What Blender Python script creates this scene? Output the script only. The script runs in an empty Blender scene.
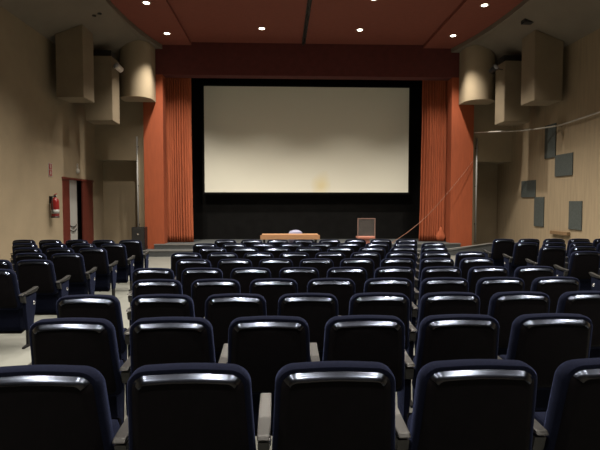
import bpy, bmesh, math, random
from math import sin, cos, pi, radians
from mathutils import Vector, Matrix
random.seed(7)
S = bpy.context.scene
COL = S.collection

# ------------------------------------------------------------------ camera, world, exposure
CAM_Z = 1.73
cam_d = bpy.data.cameras.new('camera')
cam = bpy.data.objects.new('camera', cam_d); COL.objects.link(cam)
cam.location = (0, 0, CAM_Z)
cam.rotation_euler = (radians(90 - 2.6), 0, radians(-2.27))
cam_d.sensor_width = 36.0
cam_d.lens = 480.0 * 36.0 / 600.0
cam_d.clip_start = 0.02
S.camera = cam
w = bpy.data.worlds.new('world'); S.world = w; w.use_nodes = True
w.node_tree.nodes['Background'].inputs[0].default_value = (0.01, 0.01, 0.011, 1)
w.node_tree.nodes['Background'].inputs[1].default_value = 0.3
S.view_settings.view_transform = 'Standard'
S.view_settings.look = 'None'
S.view_settings.gamma = 1
S.view_settings.use_curve_mapping = False
S.view_settings.exposure = 0.0
# ceiling downlights: strength of the beams, cone and lens glow
LAMP_W = 1050.0
LAMP_COL = (1.0, 0.91, 0.78)
LAMP_CONE = 100.0
LAMP_CONE_WIDE = 122.0
LAMP_BLEND = 1.0
LENS_GLOW = 12.0
S.cycles.max_bounces = 8
S.cycles.use_denoising = True

# ------------------------------------------------------------------ materials
def mat(name, col, rough=0.6, metal=0.0, var=0.12, scale=8.0, bump=0.0, bscale=60.0, spec=0.5, stretch=None, emit=None, estr=0.0, alpha=None, trans=0.0, coat=0.0):
    m = bpy.data.materials.new(name); m.use_nodes = True
    nt = m.node_tree; b = nt.nodes['Principled BSDF']
    tc = nt.nodes.new('ShaderNodeTexCoord')
    vec = tc.outputs['Object']
    if stretch:
        mp = nt.nodes.new('ShaderNodeMapping'); mp.inputs['Scale'].default_value = stretch
        nt.links.new(vec, mp.inputs['Vector']); vec = mp.outputs['Vector']
    n = nt.nodes.new('ShaderNodeTexNoise'); n.inputs['Scale'].default_value = scale
    n.inputs['Detail'].default_value = 5
    nt.links.new(vec, n.inputs['Vector'])
    r = nt.nodes.new('ShaderNodeValToRGB')
    r.color_ramp.elements[0].position = 0.3; r.color_ramp.elements[1].position = 0.7
    r.color_ramp.elements[0].color = tuple(c * (1 - var) for c in col) + (1,)
    r.color_ramp.elements[1].color = tuple(min(1, c * (1 + var)) for c in col) + (1,)
    nt.links.new(n.outputs['Fac'], r.inputs['Fac'])
    nt.links.new(r.outputs['Color'], b.inputs['Base Color'])
    b.inputs['Roughness'].default_value = rough
    b.inputs['Metallic'].default_value = metal
    b.inputs['Specular IOR Level'].default_value = spec
    b.inputs['Coat Weight'].default_value = coat
    b.inputs['Transmission Weight'].default_value = trans
    if bump:
        n2 = nt.nodes.new('ShaderNodeTexNoise'); n2.inputs['Scale'].default_value = bscale
        nt.links.new(vec, n2.inputs['Vector'])
        bp = nt.nodes.new('ShaderNodeBump'); bp.inputs['Strength'].default_value = bump
        bp.inputs['Distance'].default_value = 0.01
        nt.links.new(n2.outputs['Fac'], bp.inputs['Height'])
        nt.links.new(bp.outputs['Normal'], b.inputs['Normal'])
    if emit:
        b.inputs['Emission Color'].default_value = tuple(emit) + (1,)
        b.inputs['Emission Strength'].default_value = estr
    return m

M = {}
M['navy'] = mat('navy_fabric', (0.0030, 0.0040, 0.0100), 0.95, var=0.2, scale=90, bump=0.25, bscale=400, spec=0.04)
nb = M['navy'].node_tree.nodes['Principled BSDF']
nb.inputs['Sheen Weight'].default_value = 0.10; nb.inputs['Sheen Roughness'].default_value = 0.35; nb.inputs['Sheen Tint'].default_value = (0.35, 0.45, 1.0, 1)
M['shell'] = mat('black_plastic_shell', (0.0025, 0.0022, 0.003), 0.8, var=0.15, scale=20, bump=0.1, bscale=300, spec=0.05)
M['strip'] = mat('polished_edge', (0.060, 0.071, 0.098), 0.20, metal=1.0, var=0.12, scale=25)
M['arm'] = mat('armrest_plastic', (0.012, 0.012, 0.0125), 0.42, var=0.15, scale=30, spec=0.35)
M['steel'] = mat('dark_steel', (0.006, 0.006, 0.007), 0.6, metal=0.2, spec=0.2)
M['chrome'] = mat('chrome_cap', (0.75, 0.76, 0.80), 0.25, metal=1.0, var=0.03)
M['floor'] = mat('floor_vinyl', (0.125, 0.13, 0.118), 0.55, var=0.10, scale=2.5, bump=0.05, bscale=80)
M['plaster'] = mat('beige_plaster', (0.255, 0.205, 0.135), 0.9, var=0.08, scale=1.6, bump=0.35, bscale=45)
M['panelwall'] = mat('tan_wall', (0.265, 0.207, 0.132), 0.85, var=0.10, scale=2.0, bump=0.2, bscale=50, stretch=(1, 6, 0.6))
M['beigeceil'] = mat('beige_ceiling', (0.15, 0.125, 0.095), 0.9, var=0.06, scale=2)
M['redceil'] = mat('red_brown_ceiling', (0.185, 0.048, 0.030), 0.85, var=0.12, scale=6, stretch=(1, 8, 1))
M['boxcloth'] = mat('brown_beige_cloth', (0.190, 0.152, 0.100), 0.95, var=0.08, scale=2, bump=0.3, bscale=60)
M['redframe'] = mat('orange_red_board', (0.285, 0.060, 0.018), 0.8, var=0.10, scale=5, stretch=(3, 3, 0.4))
M['header'] = mat('dark_red_fabric', (0.085, 0.016, 0.014), 0.9, var=0.12, scale=5)
M['curtain'] = mat('orange_red_velvet', (0.30, 0.070, 0.024), 0.85, var=0.25, scale=6, stretch=(6, 1, 0.25), bump=0.2, bscale=90)
M['black'] = mat('black_drape', (0.006, 0.006, 0.006), 0.95, var=0.2, scale=4, spec=0.1)
M['stage'] = mat('grey_carpet', (0.055, 0.06, 0.062), 0.9, var=0.12, scale=20, bump=0.2, bscale=200)
M['stage_edge'] = mat('grey_nosing', (0.14, 0.14, 0.135), 0.5, var=0.06)
M['doorred'] = mat('dark_red_paint', (0.095, 0.016, 0.010), 0.5, var=0.12, scale=5)
M['white'] = mat('white_paint', (0.32, 0.32, 0.31), 0.5, var=0.04)
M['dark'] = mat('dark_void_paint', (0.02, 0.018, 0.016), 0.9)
M['exred'] = mat('extinguisher_red', (0.20, 0.012, 0.012), 0.3, var=0.05)
M['exblack'] = mat('rubber_black', (0.015, 0.015, 0.015), 0.5)
M['wood'] = mat('tan_wood', (0.32, 0.17, 0.085), 0.5, var=0.12, scale=6, stretch=(0.5, 6, 6))
M['lilac'] = mat('pale_lilac_plastic', (0.26, 0.27, 0.42), 0.5, var=0.04)
M['teal'] = mat('grey_teal_panel', (0.045, 0.055, 0.052), 0.85, var=0.15, scale=20, bump=0.2, bscale=150)
M['brown'] = mat('brown_wood', (0.16, 0.10, 0.05), 0.6, var=0.15)
M['cable_grey'] = mat('grey_cable', (0.40, 0.38, 0.34), 0.5)
M['cable_brown'] = mat('brown_cable', (0.20, 0.085, 0.05), 0.6)
M['pinkwood'] = mat('pink_edge_wood', (0.36, 0.14, 0.10), 0.5, var=0.08)
M['fixture'] = mat('fixture_black', (0.006, 0.006, 0.007), 0.4)
M['lamp_lens'] = mat('lens_glass', (0.55, 0.58, 0.66), 0.15, metal=0.3)
M['ring'] = mat('white_ring', (0.6, 0.55, 0.5), 0.4)
M['glow'] = mat('lit_lens', (1, 0.9, 0.75), 0.4, emit=(1.0, 0.88, 0.70), estr=LENS_GLOW)

# transparent acrylic
def glassmat():
    m = bpy.data.materials.new('acrylic_panel'); m.use_nodes = True
    nt = m.node_tree; out = nt.nodes['Material Output']
    b = nt.nodes['Principled BSDF']
    b.inputs['Base Color'].default_value = (0.62, 0.55, 0.52, 1); b.inputs['Roughness'].default_value = 0.25
    n = nt.nodes.new('ShaderNodeTexNoise'); n.inputs['Scale'].default_value = 3
    mr = nt.nodes.new('ShaderNodeMapRange'); mr.inputs['To Min'].default_value = 0.03; mr.inputs['To Max'].default_value = 0.07
    t = nt.nodes.new('ShaderNodeBsdfTransparent'); mx = nt.nodes.new('ShaderNodeMixShader')
    nt.links.new(n.outputs['Fac'], mr.inputs['Value']); nt.links.new(mr.outputs['Result'], mx.inputs['Fac'])
    nt.links.new(t.outputs[0], mx.inputs[1]); nt.links.new(b.outputs[0], mx.inputs[2])
    nt.links.new(mx.outputs[0], out.inputs['Surface'])
    return m
M['acrylic'] = glassmat()

# projection screen with a faint yellow stain low down near its middle
def screenmat():
    m = bpy.data.materials.new('screen_vinyl'); m.use_nodes = True
    nt = m.node_tree; b = nt.nodes['Principled BSDF']; b.inputs['Roughness'].default_value = 0.75
    tc = nt.nodes.new('ShaderNodeTexCoord')
    sub = nt.nodes.new('ShaderNodeVectorMath'); sub.operation = 'SUBTRACT'
    sub.inputs[1].default_value = (1.52, 17.7, 2.42)
    nt.links.new(tc.outputs['Object'], sub.inputs[0])
    sc = nt.nodes.new('ShaderNodeVectorMath'); sc.operation = 'MULTIPLY'; sc.inputs[1].default_value = (2.6, 0.0, 1.9)
    nt.links.new(sub.outputs[0], sc.inputs[0])
    nz = nt.nodes.new('ShaderNodeTexNoise'); nz.inputs['Scale'].default_value = 1.5
    nt.links.new(tc.outputs['Object'], nz.inputs['Vector'])
    ad = nt.nodes.new('ShaderNodeVectorMath'); ad.operation = 'MULTIPLY_ADD'
    ad.inputs[1].default_value = (0.9, 0, 0.9)
    nt.links.new(nz.outputs['Color'], ad.inputs[0]); nt.links.new(sc.outputs[0], ad.inputs[2])
    ln = nt.nodes.new('ShaderNodeVectorMath'); ln.operation = 'LENGTH'
    off = nt.nodes.new('ShaderNodeVectorMath'); off.operation = 'SUBTRACT'; off.inputs[1].default_value = (0.45, 0, 0.45)
    nt.links.new(ad.outputs[0], off.inputs[0]); nt.links.new(off.outputs[0], ln.inputs[0])
    r = nt.nodes.new('ShaderNodeValToRGB')
    r.color_ramp.elements[0].position = 0.15; r.color_ramp.elements[1].position = 1.0
    r.color_ramp.elements[0].color = (0.74, 0.66, 0.42, 1); r.color_ramp.elements[1].color = (0.77, 0.76, 0.66, 1)
    nt.links.new(ln.outputs['Value'], r.inputs['Fac']); nt.links.new(r.outputs['Color'], b.inputs['Base Color'])
    return m
M['screen'] = screenmat()

# ------------------------------------------------------------------ helpers
def link(name, bm, m, parent=None, smooth=False, loc=None):
    bmesh.ops.recalc_face_normals(bm, faces=bm.faces)
    me = bpy.data.meshes.new(name); bm.to_mesh(me); bm.free()
    me.materials.append(m)
    if smooth:
        for p in me.polygons: p.use_smooth = True
    o = bpy.data.objects.new(name, me); COL.objects.link(o)
    if parent: o.parent = parent
    if loc: o.location = loc
    return o
def sharp(o, ang=35):
    me = o.data
    me.set_sharp_from_angle(angle=radians(ang))
    return o
def box(bm, x0, x1, y0, y1, z0, z1, bevel=0.0):
    vs = [bm.verts.new((x, y, z)) for z in (z0, z1) for y in (y0, y1) for x in (x0, x1)]
    F = [(0, 1, 3, 2), (4, 6, 7, 5), (0, 4, 5, 1), (2, 3, 7, 6), (0, 2, 6, 4), (1, 5, 7, 3)]
    fs = [bm.faces.new([vs[i] for i in f]) for f in F]
    if bevel:
        es = {e for f in fs for e in f.edges}
        bmesh.ops.bevel(bm, geom=list(es), offset=bevel, segments=2, affect='EDGES', profile=0.6)
    return bm
def B(*a, **k): return box(bmesh.new(), *a, **k)
def prism_x(bm, prof, x0, x1, bevel=0.0):
    """profile in (y,z) extruded along x"""
    a = [bm.verts.new((x0, y, z)) for y, z in prof]; b = [bm.verts.new((x1, y, z)) for y, z in prof]
    fs = [bm.faces.new(a), bm.faces.new(b[::-1])]
    n = len(prof)
    for i in range(n): fs.append(bm.faces.new((a[i], b[i], b[(i + 1) % n], a[(i + 1) % n])))
    if bevel:
        es = {e for f in fs for e in f.edges}
        bmesh.ops.bevel(bm, geom=list(es), offset=bevel, segments=3, affect='EDGES', profile=0.6)
    return bm
def prism_z(bm, prof, z0, z1):
    a = [bm.verts.new((x, y, z0)) for x, y in prof]; b = [bm.verts.new((x, y, z1)) for x, y in prof]
    n = len(prof); bm.faces.new(a); bm.faces.new(b[::-1])
    for i in range(n): bm.faces.new((a[i], b[i], b[(i + 1) % n], a[(i + 1) % n]))
    return bm
def lathe(bm, prof, c=(0, 0, 0), seg=24, axis='Z'):
    rings = []
    for r, h in prof:
        ring = []
        for i in range(seg):
            a = 2 * pi * i / seg
            p = (r * cos(a), r * sin(a), h)
            if axis == 'Y': p = (p[0], h, p[1])
            if axis == 'X': p = (h, p[0], p[1])
            ring.append(bm.verts.new((c[0] + p[0], c[1] + p[1], c[2] + p[2])))
        rings.append(ring)
    for A, C in zip(rings, rings[1:]):
        for i in range(seg): bm.faces.new((A[i], A[(i + 1) % seg], C[(i + 1) % seg], C[i]))
    bm.faces.new(rings[0]); bm.faces.new(rings[-1][::-1])
    return bm
def tube(bm, pts, r, seg=8):
    pts = [Vector(p) for p in pts]; rings = []
    for i, p in enumerate(pts):
        t = (pts[min(i + 1, len(pts) - 1)] - pts[max(i - 1, 0)]).normalized()
        up = Vector((0, 0, 1)) if abs(t.z) < 0.9 else Vector((1, 0, 0))
        a = t.cross(up).normalized(); b = t.cross(a)
        rings.append([bm.verts.new(p + r * (cos(2 * pi * k / seg) * a + sin(2 * pi * k / seg) * b)) for k in range(seg)])
    for A, C in zip(rings, rings[1:]):
        for k in range(seg): bm.faces.new((A[k], A[(k + 1) % seg], C[(k + 1) % seg], C[k]))
    bm.faces.new(rings[0]); bm.faces.new(rings[-1][::-1])
    return bm
def spline(P, n=8):
    P = [Vector(p) for p in P]; P = [P[0]] + P + [P[-1]]; out = []
    for i in range(1, len(P) - 2):
        for k in range(n):
            t = k / n; a, b, c, d = P[i - 1], P[i], P[i + 1], P[i + 2]
            out.append(0.5 * ((2 * b) + (c - a) * t + (2 * a - 5 * b + 4 * c - d) * t * t + (3 * b - a - 3 * c + d) * t ** 3))
    out.append(P[-2]); return out
def tag(o, label, cat, group=None):
    o['label'] = label; o['category'] = cat
    if group: o['group'] = group
    return o
def thing(name, label, cat, loc=(0, 0, 0), rz=0, group=None):
    o = bpy.data.objects.new(name, None); COL.objects.link(o)
    o.location = loc; o.rotation_euler = (0, 0, rz); o.empty_display_size = 0.1
    return tag(o, label, cat, group)
def struct(name, bm, m, parent=None, smooth=False):
    o = link(name, bm, m, parent, smooth)
    if not parent: o['kind'] = 'structure'
    return o
def dup(root, loc, rz, label):
    r = root.copy(); COL.objects.link(r); r.location = loc; r.rotation_euler = (0, 0, rz); r['label'] = label
    for ch in list(root.children):
        c = ch.copy(); COL.objects.link(c); c.parent = r
        for g in list(ch.children):
            d = g.copy(); COL.objects.link(d); d.parent = c
    return r

# ------------------------------------------------------------------ the room
XL, XR, YB, YF = -6.2, 8.0, -4.0, 16.4
XC = 0.92                       # hall centre line
FL = [(-4, 0.50), (0, 0.31), (1.69, 0.232), (2.59, 0.194), (3.5, 0.152), (4.41, 0.122), (5.28, 0.108), (6.29, 0.094),
      (7.16, 0.087), (8.05, 0.080), (8.93, 0.076), (9.9, 0.073), (12, 0.035), (14, 0.0), (18.6, 0.0)]
def floor_z(y):
    for (a, za), (b, zb) in zip(FL, FL[1:]):
        if a <= y <= b: return za + (zb - za) * (y - a) / (b - a)
    return 0.0
bm = bmesh.new()
x0, x1 = XL - 0.6, XR + 0.3
prev = None
for y, z in FL:
    a = bm.verts.new((x0, y, z)); b = bm.verts.new((x1, y, z))
    if prev: bm.faces.new((prev[0], prev[1], b, a))
    prev = (a, b)
struct('floor', bm, M['floor'])

# left wall, with the doorway cut out of it
DY0, DY1, DZ = 13.91, 16.16, 2.46
bm = bmesh.new()
box(bm, XL - 0.25, XL, YB, DY0, -0.1, 7.2)
box(bm, XL - 0.25, XL, DY0, DY1, DZ, 7.2)
box(bm, XL - 0.25, XL, DY1, 18.3, -0.1, 7.2)
struct('wall_left', bm, M['plaster'])
struct('wall_right', B(XR, XR + 0.25, YB, 18.3, -0.1, 7.2), M['panelwall'])
struct('wall_back', B(XL - 0.25, XR + 0.25, YB - 0.2, YB, -0.1, 7.2), M['plaster'])
# front wall: side parts with the recesses under them
bm = bmesh.new()
RZ = 3.17
box(bm, XL, -4.78, YF, YF + 0.15, RZ, 7.2)
box(bm, -4.78, -4.50, YF, 18.3, 0, 7.2)
box(bm, XL, -4.78, 17.05, 17.2, 0, RZ + 0.3)
box(bm, XL, -4.78, YF + 0.15, 17.05, RZ, RZ + 0.15)
struct('wall_front', bm, M['plaster'])
bm = bmesh.new()
box(bm, 6.71, XR, YF, YF + 0.15, RZ, 7.2)
box(bm, 6.50, 6.71, YF, 18.3, 0, 7.2)
box(bm, 6.71, XR, 17.5, 17.65, 0, RZ + 0.3)
box(bm, 6.71, XR, YF + 0.15, 17.5, RZ, RZ + 0.15)
struct('wall_front_right', bm, M['plaster'])
# black stage house
bm = bmesh.new()
box(bm, -4.5, 6.5, 18.15, 18.3, 0, 7.2)
box(bm, -4.5, -4.44, 16.62, 18.15, 0, 7.2)
box(bm, 6.44, 6.5, 16.62, 18.15, 0, 7.2)
box(bm, -4.44, 6.44, 16.62, 18.15, 6.9, 7.2)
struct('wall_stage', bm, M['black'])

# ceilings: centre field, two lower side bands with the curved outer edge, beige outer ceiling
ZC = 7.03
ZO = 6.80
def zc(x):
    d = abs(x - XC)
    return ZO if d < 5.32 else ZO - 0.70 * (d - 5.32) / 1.8
struct('ceiling', B(XC - 3.86, XC + 3.86, YB, YF, ZC, ZC + 0.1), M['redceil'])
def band(sgn):
    inner = XC + sgn * 3.86
    ys = [YB, 2, 8, 12, 13, 14, 14.8, 15.5, 16.0, YF]
    def off(y): return 5.30 if y < 12.5 else 5.30 - 0.55 * ((y - 12.5) / 3.9) ** 2.2
    prof = [(inner, YB)] + [(XC + sgn * off(y), y) for y in ys] + [(inner, YF)]
    return prof, [(XC + sgn * off(y), y) for y in ys]
for sgn, nm in ((-1, 'ceiling_left'), (1, 'ceiling_right')):
    prof, edge = band(sgn)
    struct(nm, prism_z(bmesh.new(), prof, ZC - 0.10, ZC + 0.1), M['redceil'])
    wallx = XL if sgn < 0 else XR
    bm = bmesh.new(); prev = None
    for ex_, ey_ in edge:
        row = [bm.verts.new((ex_, ey_, 7.2)), bm.verts.new((ex_, ey_, ZO)), bm.verts.new((XC + sgn * 5.32, ey_, ZO)), bm.verts.new((wallx, ey_, zc(wallx))), bm.verts.new((wallx, ey_, 7.2))]
        if prev:
            for q in range(5): bm.faces.new((prev[q], prev[(q + 1) % 5], row[(q + 1) % 5], row[q]))
        else: bm.faces.new(row)
        prev = row
    bm.faces.new(prev[::-1])
    struct(nm.replace('ceiling_', 'ceiling_outer_'), bm, M['beigeceil'])
struct('trim_1', B(0.70, 0.82, 8, YF, ZC - 0.02, ZC + 0.02), M['dark'])
pts = [(0.765 + 0.025 * sin(y * 5.3) + 0.012 * sin(y * 13), y, ZC - 0.045) for y in [10 + 0.2 * i for i in range(32)]]
tag(link('ceiling_cable', tube(bmesh.new(), pts, 0.022), M['exblack'], smooth=True), 'loose black cable running along the dark seam down the middle of the red ceiling', 'cable')

# proscenium frame
struct('trim_2', B(-4.54, -3.90, 16.2, 16.62, 0.2, 5.97), M['redframe'])
struct('trim_3', B(5.79, 6.55, 16.2, 16.62, 0.2, 5.97), M['redframe'])
struct('trim_4', B(-4.54, 6.55, 16.2, 16.62, 5.97, ZC), M['header'])
# stage platforms
def platform(name, x0, x1, y0, y1, z0, z1):
    o = struct(name, B(x0, x1, y0, y1, z0, z1 - 0.02), M['stage'])
    n = link('nosing', B(x0 - 0.01, x1 + 0.01, y0 - 0.015, y0 + 0.06, z1 - 0.035, z1), M['stage_edge'], o)
    t = link('stage_top', B(x0, x1, y0 + 0.06, y1, z1 - 0.03, z1 - 0.001), M['stage'], o)
    return o
platform('floor_stage', -4.20, 6.10, 16.05, 18.15, 0.0, 0.37)
platform('floor_stage_step', -4.78, 5.55, 15.62, 16.05, 0.0, 0.21)
struct('floor_stage_side', B(-4.78, -4.20, 16.05, 16.4, 0.0, 0.20), M['stage'])
# ramp up to the right recess
bm = bmesh.new()
a = [(5.55, 0.16), (6.9, 0.38), (8.0, 0.42), (8.0, 0.0), (5.55, 0.0)]
va = [bm.verts.new((x, 15.62, z)) for x, z in a]; vb = [bm.verts.new((x, 15.80, z)) for x, z in a]
bm.faces.new(va); bm.faces.new(vb[::-1])
for i in range(5): bm.faces.new((va[i], vb[i], vb[(i + 1) % 5], va[(i + 1) % 5]))
ramp = struct('floor_ramp', bm, M['stage'])
link('nosing', tube(bmesh.new(), [(5.35, 15.6, 0.19), (6.9, 15.6, 0.39), (8.0, 15.6, 0.43)], 0.022), M['stage_edge'], ramp)

# projection screen
scr = thing('projection_screen', 'large blank off-white cinema screen in front of the black drape', 'screen', (0, 0, 0))
link('screen_surface', B(-2.79, 4.74, 17.76, 17.80, 2.13, 5.98), M['screen'], scr)
bm = bmesh.new()
for b in ((-2.86, -2.79, 17.75, 17.82, 2.06, 6.05), (4.74, 4.81, 17.75, 17.82, 2.06, 6.05), (-2.79, 4.74, 17.75, 17.82, 2.06, 2.13), (-2.79, 4.74, 17.75, 17.82, 5.98, 6.05)): box(bm, *b)
link('screen_frame', bm, M['black'], scr)
bm = bmesh.new()
for x in (-2.3, 0.95, 4.2): box(bm, x - 0.01, x + 0.01, 17.78, 17.80, 6.04, 6.9)
link('hanging_wire', bm, M['black'], scr)

# side curtains: pleated cloth hanging behind the frame
def curtain(xa, xb, ya, seed, hem):
    rnd = random.Random(seed)
    n, mz = 150, 26
    folds = [(rnd.uniform(0.6, 1.3), rnd.uniform(0, 6.28)) for _ in range(8)]
    bm = bmesh.new(); rows = []
    ph = [rnd.uniform(-0.6, 0.6) for _ in range(20)]
    for j in range(mz + 1):
        v = j / mz; z = 0.38 + (6.6 - 0.38) * v; row = []
        for i in range(n + 1):
            u = i / n
            warp = u + 0.012 * sin(9 * u + 1.5 * v + seed) + 0.006 * sin(23 * u - v)
            k = 11
            w_ = sin(2 * pi * k * warp + 0.5 * sin(5 * u + seed)) + 0.35 * sin(2 * pi * k * 2.13 * warp + seed)
            amp = 0.055 * (0.75 + 0.35 * sin(7.3 * u + seed)) * (1 - 0.15 * v)
            y = ya + amp * w_
            flare = (1 - v) ** 3 * hem * (1 if xb > xa else -1) * (u if xb > xa else u)
            row.append(bm.verts.new((xa + (xb - xa) * u + flare + 0.012 * cos(2 * pi * k * warp), y, z)))
        rows.append(row)
    for A, C in zip(rows, rows[1:]):
        for i in range(n): bm.faces.new((A[i], A[i + 1], C[i + 1], C[i]))
    return bm
def make_curtain(label, xa, xb, seed, hem):
    t = thing('stage_curtain', label, 'curtain', (0, 0, 0), 0, 'red curtains at the sides of the screen')
    c = link('curtain_cloth', curtain(xa, xb, 16.85, seed, hem), M['curtain'], t, True)
    md = c.modifiers.new('thickness', 'SOLIDIFY'); md.thickness = 0.012
    link('curtain_track', B(min(xa, xb), max(xa, xb), 16.81, 16.89, 6.6, 6.66), M['steel'], t)
    link('hanger', B((xa + xb) / 2 - 0.03, (xa + xb) / 2 + 0.03, 16.82, 16.88, 6.66, 6.9), M['steel'], t)
    return t
make_curtain('orange-red pleated curtain gathered at the left side of the screen', -4.05, -3.10, 3, 0.05)
rc = make_curtain('orange-red pleated curtain at the right of the screen, knotted near its hem', 5.92, 4.95, 8, 0.06)
bm = bmesh.new()
KN = [(0.07, 0.0), (0.13, 0.03), (0.165, 0.12), (0.155, 0.20), (0.10, 0.29), (0.06, 0.38), (0.02, 0.50)]
lathe(bm, KN, (0, 0, 0.39), 48)
for v in bm.verts:
    a_ = math.atan2(v.co.y, v.co.x); f_ = 1 + 0.13 * sin(7 * a_ + 3 * v.co.z) + 0.07 * sin(12 * a_)
    v.co.x = 5.66 + v.co.x * f_; v.co.y = 16.77 + v.co.y * f_ * 0.5 + 0.10 * max(0, v.co.z - 0.62)
link('knot', bm, M['curtain'], rc, True)

# doorway on the left wall
door = struct('door_1', B(XL - 0.02, XL + 0.02, DY0 - 0.02, DY1 + 0.02, DZ - 0.04, DZ + 0.02), M['doorred'])
link('door_leaf', B(XL - 0.06, XL - 0.01, DY0, DY0 + 0.50, 0.0, DZ - 0.04, bevel=0.008), M['doorred'], door)
link('door_leaf', B(XL - 0.06, XL - 0.01, DY1 - 0.82, DY1, 0.0, DZ - 0.04, bevel=0.008), M['doorred'], door)
link('door_panel', B(XL - 0.10, XL - 0.065, DY0 + 0.45, DY0 + 1.12, 0.0, DZ - 0.04), M['white'], door)
for zz in (0.93, 1.06):
    link('pull_bar', tube(bmesh.new(), spline([(XL - 0.09, DY0 + 0.50, zz + 0.05), (XL - 0.04, DY0 + 0.75, zz - 0.04), (XL - 0.05, DY0 + 1.0, zz), (XL - 0.09, DY0 + 1.10, zz + 0.06)]), 0.014), M['exblack'], door)
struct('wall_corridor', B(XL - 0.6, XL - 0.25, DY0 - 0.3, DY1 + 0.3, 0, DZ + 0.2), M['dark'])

# pipes by the pillars
for x, lab in ((-4.80, 'thin white vertical pipe in the corner left of the stage frame'), (6.73, 'thin white vertical pipe right of the stage frame')):
    tt = thing('wall_pipe', lab, 'pipe', (x, 16.34, 0.0), 0, 'pipes beside the stage')
    z0 = 0.21 if x < 0 else 0.40
    link('pipe', tube(bmesh.new(), [(0, 0, z0), (0, 0, 3.95)], 0.028, 10), M['white'], tt, True)
    for zz in (1.0, 2.3, 3.6): link('clip', B(-0.035, 0.035, -0.01, 0.06, zz, zz + 0.03), M['steel'], tt)

# teal acoustic panels on the right wall
TP = [(13.74, 14.31, 3.07, 4.06, 'tall grey-teal wall panel at the upper right, partly crossed by the cable'),
      (12.90, 13.74, 2.50, 3.12, 'wide grey-teal wall panel just right of the tall upper one'),
      (14.80, 15.67, 1.92, 2.46, 'wide grey-teal wall panel nearest the dark recess'),
      (14.29, 14.84, 1.01, 1.92, 'tall grey-teal wall panel in the middle, joined corner to corner with the recess one'),
      (12.44, 13.01, 1.01, 1.79, 'tall grey-teal wall panel furthest right, above the seats')]
for y0, y1, z0, z1, lab in TP:
    tag(link('acoustic_panel', B(XR - 0.03, XR - 0.001, y0, y1, z0, z1, bevel=0.006), M['teal']), lab, 'wall panel', 'teal panels on the right wall')
tag(link('wall_ledge', B(XR - 0.10, XR - 0.001, 12.95, 13.80, 0.83, 0.93, bevel=0.01), M['brown']), 'short brown wooden ledge low on the right wall behind the seats', 'ledge')

# hanging boxes and round bulkheads in the upper corners
ZH = None
def hbox(label, x0, x1, y0, y1, z0, z1, slant, group):
    bm = bmesh.new()
    lo = [(x0, y0), (x1, y0), (x1, y1), (x0, y1)]
    a = [bm.verts.new((x, y, z0 + (slant if y == y1 else 0))) for x, y in lo]
    b = [bm.verts.new((x, y, z1 if z1 else zc(x) - 0.003)) for x, y in lo]
    bm.faces.new(a); bm.faces.new(b[::-1])
    for i in range(4): bm.faces.new((a[i], b[i], b[(i + 1) % 4], a[(i + 1) % 4]))
    bmesh.ops.bevel(bm, geom=bm.edges[:], offset=0.012, segments=2, affect='EDGES')
    return tag(link('bulkhead_box', bm, M['boxcloth']), label, 'bulkhead', group)
g = 'boxed bulkheads hanging in the upper corners'
hbox('beige boxed bulkhead high on the left wall, nearest the seats', -5.96, -5.25, 13.15, 13.90, 4.55, None, 0.0, g)
hbox('beige boxed bulkhead at upper left hanging lowest, beside the rounded one', -5.75, -4.96, 14.5, 15.15, 4.17, 6.05, -0.02, g)
hbox('beige boxed bulkhead high on the right wall, nearest the seats', 7.00, 7.80, 13.15, 13.90, 4.57, None, 0.0, g)
hbox('beige boxed bulkhead at upper right hanging lowest, beside the rounded one', 6.80, 7.62, 14.5, 15.15, 4.22, 6.05, -0.02, g)
for sg, cx, lab in ((-1, -4.62, 'rounded beige bulkhead overlapping the left end of the red stage frame'), (1, 6.52, 'rounded beige bulkhead overlapping the right end of the red stage frame')):
    prof = []
    for i in range(25):
        a = pi * i / 24
        prof.append((cx - 0.50 * cos(a), 15.75 - 0.46 * sin(a)))
    prof += [(cx + 0.50, 16.19), (cx - 0.50, 16.19)]
    bm = prism_z(bmesh.new(), prof, 5.06, 7.0)
    for v in bm.verts:
        if v.co.z > 6.5: v.co.z = zc(v.co.x) - 0.004
    o = tag(link('rounded_bulkhead', bm, M['plaster'], None, True), lab, 'bulkhead', 'rounded bulkheads beside the stage'); sharp(o)
# upper filler behind the middle boxes, joining them to the ceiling
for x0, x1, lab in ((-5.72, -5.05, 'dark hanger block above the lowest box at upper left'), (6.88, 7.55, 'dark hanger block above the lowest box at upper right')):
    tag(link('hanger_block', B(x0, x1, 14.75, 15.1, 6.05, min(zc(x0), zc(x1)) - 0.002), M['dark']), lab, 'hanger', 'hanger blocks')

# stage spotlights on the lowest boxes
def spotlight(label, x, y, z, tx, arm):
    t = thing('spotlight', label, 'spotlight', (x, y, z), 0, 'wall spotlights')
    body = link('lamp_body', lathe(bmesh.new(), [(0.05, -0.14), (0.085, -0.12), (0.09, 0.06), (0.105, 0.10)], seg=20, axis='Y'), M['fixture'] if tx > 0 else M['ring'], t, True)
    lens = link('lens', lathe(bmesh.new(), [(0.085, 0.0), (0.08, 0.02), (0.03, 0.035)], seg=20, axis='Y'), M['lamp_lens'], t, True)
    for o, d in ((body, -1), (lens, -1)):
        o.rotation_euler = (radians(25), 0, pi + (0.35 if tx > 0 else -0.5))
    a = lens.rotation_euler.to_matrix() @ Vector((0, 0.10, 0)); lens.location = a
    link('bracket', tube(bmesh.new(), [(0, 0, 0), (arm * tx * 0.5, 0.03, 0.02), (arm * tx, 0.04, 0.0)], 0.015), M['fixture'], t)
    return t
spotlight('small pale spotlight beside the lowest bulkhead box at upper left', -4.80, 14.62, 5.74, -1, 0.157)
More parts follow.
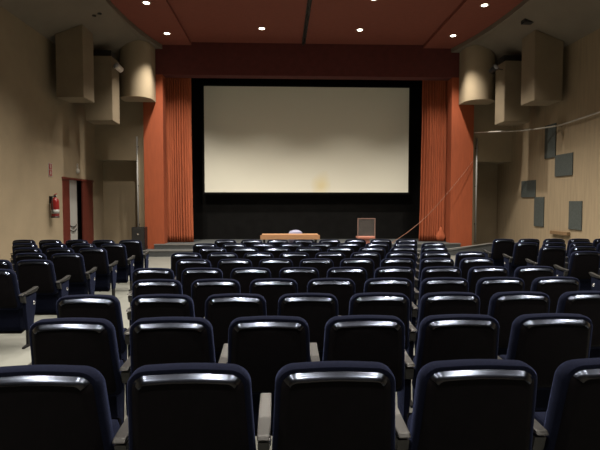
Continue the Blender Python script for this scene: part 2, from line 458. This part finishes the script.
spotlight('small black spotlight with pale lens beside the lowest box at upper right', 6.50, 14.62, 5.82, 1, 0.298)

# ceiling vents
tag(link('ceiling_vent', B(6.54, 6.82, 12.85, 13.05, zc(6.54) - 0.10, zc(6.54)), M['dark']), 'dark rectangular vent in the beige ceiling at the upper right', 'vent')
for k, (x, lab) in enumerate(((-4.86, 'left of two small dark holes in the beige ceiling at upper left'), (-4.72, 'right of two small dark holes in the beige ceiling at upper left'))):
    tag(link('ceiling_hole', lathe(bmesh.new(), [(0.055, 0), (0.055, 0.02)], (x, 12.95, zc(x) - 0.02), 16), M['dark']), lab, 'vent', 'small ceiling holes')

# downlights
ring_me = lathe(bmesh.new(), [(0.075, -0.005), (0.115, -0.012), (0.12, 0.0)], seg=24)
first = None
COLS = [(-3.48, 0.10), (-0.57, 0), (2.42, 0), (5.35, 0.10)]
names = ['leftmost', 'second from the left', 'third from the left', 'rightmost']
for r, y in enumerate([15.05, 12.8, 10.5, 8.2, 5.9, 3.6, 1.3, -1.0]):
    for c, (x, dz) in enumerate(COLS):
        yy = y + ((0.05, -0.2, -0.2, -0.10)[c]) * (r == 0) + ((0.05, -0.2, -0.2, -0.15)[c]) * (r == 1)
        where = ['row nearest the stage', 'second row from the stage', 'third row from the stage', 'fourth row from the stage', 'fifth row from the stage', 'sixth row from the stage', 'seventh row from the stage', 'eighth row from the stage'][r]
        lab = 'lit round ceiling downlight, %s in the %s' % (names[c], where)
        loc = (x, yy, ZC - dz - 0.002)
        if first is None:
            first = thing('ceiling_downlight', lab, 'ceiling light', loc, 0, 'round downlights in the red ceiling')
            link('ring', ring_me, M['ring'], first, True)
            link('lens', lathe(bmesh.new(), [(0.078, -0.010), (0.078, -0.002)], seg=24), M['glow'], first)
            ld = bpy.data.lights.new('beam', 'SPOT'); ld.energy = LAMP_W; ld.color = LAMP_COL
            ld.spot_size = radians(LAMP_CONE); ld.spot_blend = LAMP_BLEND; ld.shadow_soft_size = 0.06
            ld2 = ld.copy(); ld2.spot_size = radians(LAMP_CONE_WIDE); ld2.spot_blend = 0.6; ld2.energy = LAMP_W * 0.6
            lo = bpy.data.objects.new('beam', ld); COL.objects.link(lo); lo.parent = first; lo.location = (0, 0, -0.09)
        else:
            q = dup(first, loc, 0, lab)
            if r == 1 and c in (0, 3):      # these two adjustable lamps are tilted towards the stage corners
                for k_ in q.children:
                    if k_.type == 'LIGHT': k_.rotation_euler = (radians(14 if c == 0 else 4), radians(-6 if c == 0 else 3), 0)
            if c in (1, 2) and r > 0:
                for k_ in q.children:
                    if k_.type == 'LIGHT': k_.data = ld2

# ------------------------------------------------------------------ wall fittings on the left
ex = thing('fire_extinguisher', 'red fire extinguisher hung on the beige wall left of the doorway', 'fire extinguisher', (XL + 0.14, 13.15, 1.36))
link('cylinder', lathe(bmesh.new(), [(0.085, 0), (0.10, 0.02), (0.10, 0.42), (0.085, 0.47), (0.045, 0.51), (0.03, 0.53)], seg=28), M['exred'], ex, True)
link('base_ring', lathe(bmesh.new(), [(0.09, -0.02), (0.102, -0.02), (0.102, 0.02), (0.09, 0.02)], seg=28), M['exblack'], ex, True)
link('paper_label', lathe(bmesh.new(), [(0.1015, 0.09), (0.1015, 0.20)], seg=28), M['white'], ex, True)
link('valve', lathe(bmesh.new(), [(0.03, 0.53), (0.035, 0.57), (0.02, 0.60)], seg=14), M['steel'], ex, True)
link('lever', prism_x(bmesh.new(), [(-0.03, 0.58), (0.11, 0.62), (0.11, 0.635), (-0.03, 0.605)], -0.012, 0.012), M['exred'], ex)
link('hose', tube(bmesh.new(), spline([(0, -0.03, 0.56), (0.0, -0.12, 0.55), (0.0, -0.165, 0.46), (0.0, -0.15, 0.28), (0.0, -0.125, 0.12)]), 0.013), M['exblack'], ex, True)
link('gauge', lathe(bmesh.new(), [(0.022, 0.035), (0.022, 0.05), (0.010, 0.055)], (0, 0, 0.56), 14, 'X'), M['white'], ex)
link('wall_bracket', B(-0.14, -0.09, -0.03, 0.03, 0.36, 0.56), M['steel'], ex)
sg = thing('safety_sign', 'small red and white extinguisher sign on the left wall', 'sign', (XL, 13.21, 2.45))
link('plate', B(0.001, 0.012, -0.10, 0.10, 0.0, 0.36), M['white'], sg)
for z0 in (0.02, 0.19):
    link('red_square', B(0.012, 0.016, -0.08, 0.08, z0, z0 + 0.15), M['exred'], sg)
    bm = bmesh.new()
    box(bm, 0.016, 0.019, -0.025, 0.025, z0 + 0.03, z0 + 0.11); box(bm, 0.016, 0.019, -0.045, 0.01, z0 + 0.115, z0 + 0.13)
    link('pictogram', bm, M['white'], sg)
sn = thing('wall_sensor', 'small round grey sensor on the wall above the doorway', 'sensor', (XL, 14.92, 2.71))
link('dome', lathe(bmesh.new(), [(0.08, 0.001), (0.08, 0.03), (0.05, 0.07), (0.015, 0.085)], seg=20, axis='X'), M['cable_grey'], sn, True)
link('arm', B(0.001, 0.04, -0.02, 0.02, 0.05, 0.22), M['cable_grey'], sn)

# black loudspeaker on the stage step by the left pillar
sp = thing('loudspeaker', 'black loudspeaker cabinet standing left of the stage frame', 'loudspeaker', (-4.62, 15.86, 0.212))
link('cabinet', B(-0.21, 0.21, -0.17, 0.17, 0, 0.74, bevel=0.015), M['fixture'], sp)
gr = link('grille', B(-0.185, 0.185, -0.185, -0.165, 0.03, 0.71, bevel=0.008), M['exblack'], sp)
link('badge', lathe(bmesh.new(), [(0.032, -0.192), (0.026, -0.198)], (0, 0, 0.52), 16, 'Y'), M['chrome'], sp)

# cables
pts = spline([(6.56, 16.15, 4.12), (6.9, 15.4, 4.04), (7.45, 14.6, 3.97), (7.90, 13.6, 3.95), (7.93, 12.6, 3.97), (7.93, 11.6, 4.0), (7.93, 9.0, 4.08)])
tag(link('overhead_cable', tube(bmesh.new(), pts, 0.022), M['cable_grey'], None, True), 'pale grey cable sagging from the stage frame along the right wall', 'cable')
pts = spline([(6.52, 16.15, 3.16), (5.9, 16.05, 2.40), (5.0, 15.95, 1.40), (4.3, 15.8, 0.83), (3.6, 15.5, 0.42), (3.25, 15.45, 0.1), (3.1, 15.4, 0.015)])
tag(link('slanting_cable', tube(bmesh.new(), pts, 0.008), M['cable_brown'], None, True), 'thin brown cable slanting down across the right curtain to the lectern', 'cable')

# desk, chair and lectern in front of the stage
dk = thing('presenter_desk', 'long tan wooden desk in front of the stage below the screen', 'desk', (0.285, 15.25, 0.0))
link('desk_top', B(-0.885, 0.885, -0.28, 0.25, 0.725, 0.75, bevel=0.006), M['wood'], dk)
link('front_panel', B(-0.93, 0.93, -0.30, -0.275, 0.60, 0.735), M['wood'], dk)
for x in (-0.82, 0.82):
    link('leg', B(x - 0.025, x + 0.025, -0.22, -0.17, 0, 0.725), M['steel'], dk)
    link('leg', B(x - 0.025, x + 0.025, 0.17, 0.22, 0, 0.725), M['steel'], dk)
ch = thing('desk_chair', 'pale lilac rounded chair back showing above the tan desk', 'chair', (0.47, 15.38, -0.0))
bm = bmesh.new()
n = 20
f0 = [(-0.22, 0.45)] + [(-0.22 * cos(pi * i / n), 0.76 + 0.10 * sin(pi * i / n)) for i in range(n + 1)] + [(0.22, 0.45)]
a = [bm.verts.new((x, 0.135 + 0.05 * (1 - (x / 0.25) ** 2), z)) for x, z in f0]; b = [bm.verts.new((x, 0.17 + 0.05 * (1 - (x / 0.25) ** 2), z)) for x, z in f0]
bm.faces.new(a); bm.faces.new(b[::-1])
for i in range(len(f0)): j = (i + 1) % len(f0); bm.faces.new((a[i], b[i], b[j], a[j]))
link('backrest', bm, M['lilac'], ch)
link('seat', B(-0.21, 0.21, -0.2, 0.17, 0.43, 0.47, bevel=0.015), M['lilac'], ch)
for x in (-0.18, 0.18):
    for y in (-0.16, 0.15): link('leg', tube(bmesh.new(), [(x, y, 0.44), (x * 1.15, y * 1.1, 0.0)], 0.012), M['steel'], ch)

lc = thing('lectern', 'clear acrylic lectern with pinkish edges standing right of the desk', 'lectern', (2.73, 15.25, 0.0))
link('front_panel', B(-0.27, 0.27, -0.012, 0.0, 0.64, 1.24), M['acrylic'], lc)
bm = bmesh.new()
box(bm, -0.285, -0.262, -0.02, 0.01, 0.62, 1.25); box(bm, 0.262, 0.285, -0.02, 0.01, 0.62, 1.25); box(bm, -0.262, 0.262, -0.02, 0.01, 1.225, 1.25)
link('panel_edge', bm, mat('pink_edge', (0.20, 0.12, 0.10), 0.4), lc)
link('shelf', B(-0.285, 0.285, -0.03, 0.34, 0.60, 0.66, bevel=0.006), M['pinkwood'], lc)
link('column', B(-0.12, 0.12, 0.05, 0.25, 0.03, 0.60), M['pinkwood'], lc)
link('base', B(-0.25, 0.25, -0.05, 0.33, 0.0, 0.03), M['pinkwood'], lc)

# ------------------------------------------------------------------ cinema seat
ZT, ZB = 0.900, 0.44
def outline(inset, nseg=8):
    """rounded outline of the backrest in (x, z): bottom-left, up, over the top, down"""
    zt, zb = ZT - inset, ZB + inset
    wt, wb = 0.221 - inset, 0.243 - inset
    r = max(0.075 - inset * 0.8, 0.012); rb = 0.035
    P = []
    def side(z): return wb + (wt - wb) * (z - zb) / (zt - zb)
    for k in range(4):
        a = pi * 0.5 * k / 3
        P.append((-side(zb) + rb - rb * sin(a), zb + rb - rb * cos(a)))
    P.append((-side(0.62), 0.62)); P.append((-side(0.76), 0.76))
    for k in range(nseg + 1):
        a = pi * 0.5 * k / nseg
        P.append((-side(zt - r) + r - r * cos(a), zt - r + r * sin(a)))
    for k in range(1, 10):
        u = k / 10
        x = (-side(zt - r) + r) * (1 - 2 * u)
        P.append((x, zt + 0.006 * sin(pi * u)))
    R = [(-x, z) for x, z in P[:6 + nseg + 1]]
    return P + R[::-1]
def lean(z): return (ZT - z) * 0.20
def loft(rings, sel=None, cap=True, closed=True):
    bm = bmesh.new(); vr = []
    for inset, y in rings:
        o = outline(inset)
        if sel: o = o[sel[0]:sel[1]]
        vr.append([bm.verts.new((x, y + lean(z), z)) for x, z in o])
    n = len(vr[0])
    for A, C in zip(vr, vr[1:]):
        for i in range(n if closed else n - 1): bm.faces.new((A[i], A[(i + 1) % n], C[(i + 1) % n], C[i]))
    if cap: bm.faces.new(vr[0]); bm.faces.new(vr[-1][::-1])
    return bm
NOUT = len(outline(0))
def add_arm(t, x):
    p = link('side_panel', prism_x(bmesh.new(), [(0.150, 0.560), (0.395, 0.600), (0.385, 0.47), (0.31, 0.19), (0.19, 0.19), (0.165, 0.40)], x - 0.017, x + 0.017, bevel=0.008), M['navy'], t)
    for s in (-1, 1):
        link('cap', lathe(bmesh.new(), [(0.024, 0.0), (0.023, s * 0.004), (0.015, s * 0.008), (0.004, s * 0.009)], (x + s * 0.017, 0.335, 0.475), 16, 'X'), M['chrome'], p, True)
    link('armrest', prism_x(bmesh.new(), [(0.085, 0.600), (0.10, 0.616), (0.25, 0.620), (0.43, 0.650), (0.445, 0.635), (0.395, 0.598), (0.25, 0.590)], x - 0.025, x + 0.025, bevel=0.006), M['arm'], t)
    link('armrest_post', prism_x(bmesh.new(), [(0.105, 0.585), (0.150, 0.585), (0.165, 0.50), (0.125, 0.52)], x - 0.022, x + 0.022), M['arm'], t)
    link('leg', prism_x(bmesh.new(), [(0.20, 0.20), (0.29, 0.20), (0.29, 0.03), (0.37, 0.018), (0.37, 0.0), (0.11, 0.0), (0.11, 0.018), (0.20, 0.03)], x - 0.013, x + 0.013), M['steel'], t)
def make_seat(label, loc, rz, both=False):
    t = thing('cinema_seat', label, 'seat', loc, rz, 'folding cinema seats')
    sharp(link('backrest', loft([(0.02, 0.026), (0.006, 0.030), (0.0, 0.042), (0.0, 0.085), (0.010, 0.105), (0.035, 0.118), (0.08, 0.124)]), M['navy'], t, True), 50)
    sharp(link('back_shell', loft([(0.052, 0.0), (0.046, 0.002), (0.022, 0.022), (0.020, 0.034)]), M['shell'], t, True), 50)
    # glossy rim over the top of the shell
    n = len(outline(0)); a, b = 9, n - 9
    sharp(link('edge_strip', loft([(0.036, 0.012), (0.050, -0.004), (0.047, -0.007), (0.040, -0.003), (0.030, 0.008), (0.021, 0.020), (0.019, 0.029)], (a, b), cap=False, closed=False), M['strip'], t, True), 60)
    # folded-up seat, its side faces carrying the hinge caps
    prof = [(0.175, 0.50), (0.215, 0.590), (0.33, 0.590), (0.365, 0.54), (0.315, 0.18), (0.25, 0.16), (0.20, 0.22)]
    c = link('seat_cushion', prism_x(bmesh.new(), prof, -0.19, 0.19, bevel=0.018), M['navy'], t)
    for s in (-1, 1):
        link('cap', lathe(bmesh.new(), [(0.024, 0.0), (0.023, s * 0.006), (0.015, s * 0.011), (0.004, s * 0.013)], (s * 0.19, 0.315, 0.487), 16, 'X'), M['chrome'], c, True)
    link('seat_shell', prism_x(bmesh.new(), [(0.345, 0.585), (0.385, 0.56), (0.335, 0.16), (0.24, 0.140), (0.25, 0.160), (0.315, 0.18), (0.36, 0.54)], -0.185, 0.185), M['shell'], t)
    for s in ((-1, 1) if both else (-1,)):
        add_arm(t, s * 0.27)
    return t

P = 0.54
ORD = ['first', 'second', 'third', 'fourth', 'fifth', 'sixth', 'seventh', 'eighth', 'ninth', 'tenth']
YR = dict(A=1.690, B=2.587, C=3.490, D=4.395, E=5.283, F=6.250, G=7.140, H=8.040, I=8.940, J=9.880)
KEYS = 'ABCDEFGHIJ'
protos = {}
def place(x, y, rz, label, both=False):
    loc = (x + 0.010, y, floor_z(y))
    if both not in protos: protos[both] = make_seat(label, loc, rz, both)
    else: dup(protos[both], loc, rz, label)
def rowname(k):
    i = KEYS.index(k)
    if i == 0: return 'row nearest the camera'
    if i < 5: return '%s row from the camera' % ORD[i]
    j = 9 - i
    return 'row nearest the stage' if j == 0 else '%s row from the stage' % ORD[j]
for i, k in enumerate(KEYS):
    y = YR[k]
    if i % 2 == 0: xs = [(-2.645 + n) * P for n in range(9)]
    else: xs = [(-2.145 + n) * P for n in range(8)]
    if k == 'A': xs = xs[1:6]
    if k == 'B': xs = xs[:6]
    if k == 'C': xs = xs[:8]
    for n, x in enumerate(xs):
        place(x, y, 0, 'navy cinema seat in middle block, %s, %s seat from left' % (rowname(k), ORD[n]), (i % 2 == 0 and x > 5.3 * P) or (i % 2 == 1 and x > 4.8 * P))
# left block: seats with their ends on the aisle
LV = dict(E=1, F=2, G=2, H=3, I=4, J=5)
for k, cnt in LV.items():
    y = YR[k]
    for n in range(cnt):
        x = -3.10 - 0.12 * (9.9 - y) / 4.6 + (0.07 if k == 'E' else 0) - n * 0.56
        place(x, y + (0.05 * n), 0.0, 'navy cinema seat in left block, %s, %s seat from aisle' % (rowname(k), ORD[n]), n == 0)
RV = dict(F=1, G=2, H=3, I=4, J=5)
for k, cnt in RV.items():
    y = YR[k]
    for n in range(cnt):
        x = 8.70 * P + n * 0.545
        place(x, y, 0.0, 'navy cinema seat in right block, %s, %s seat from aisle' % (rowname(k), ORD[n]))
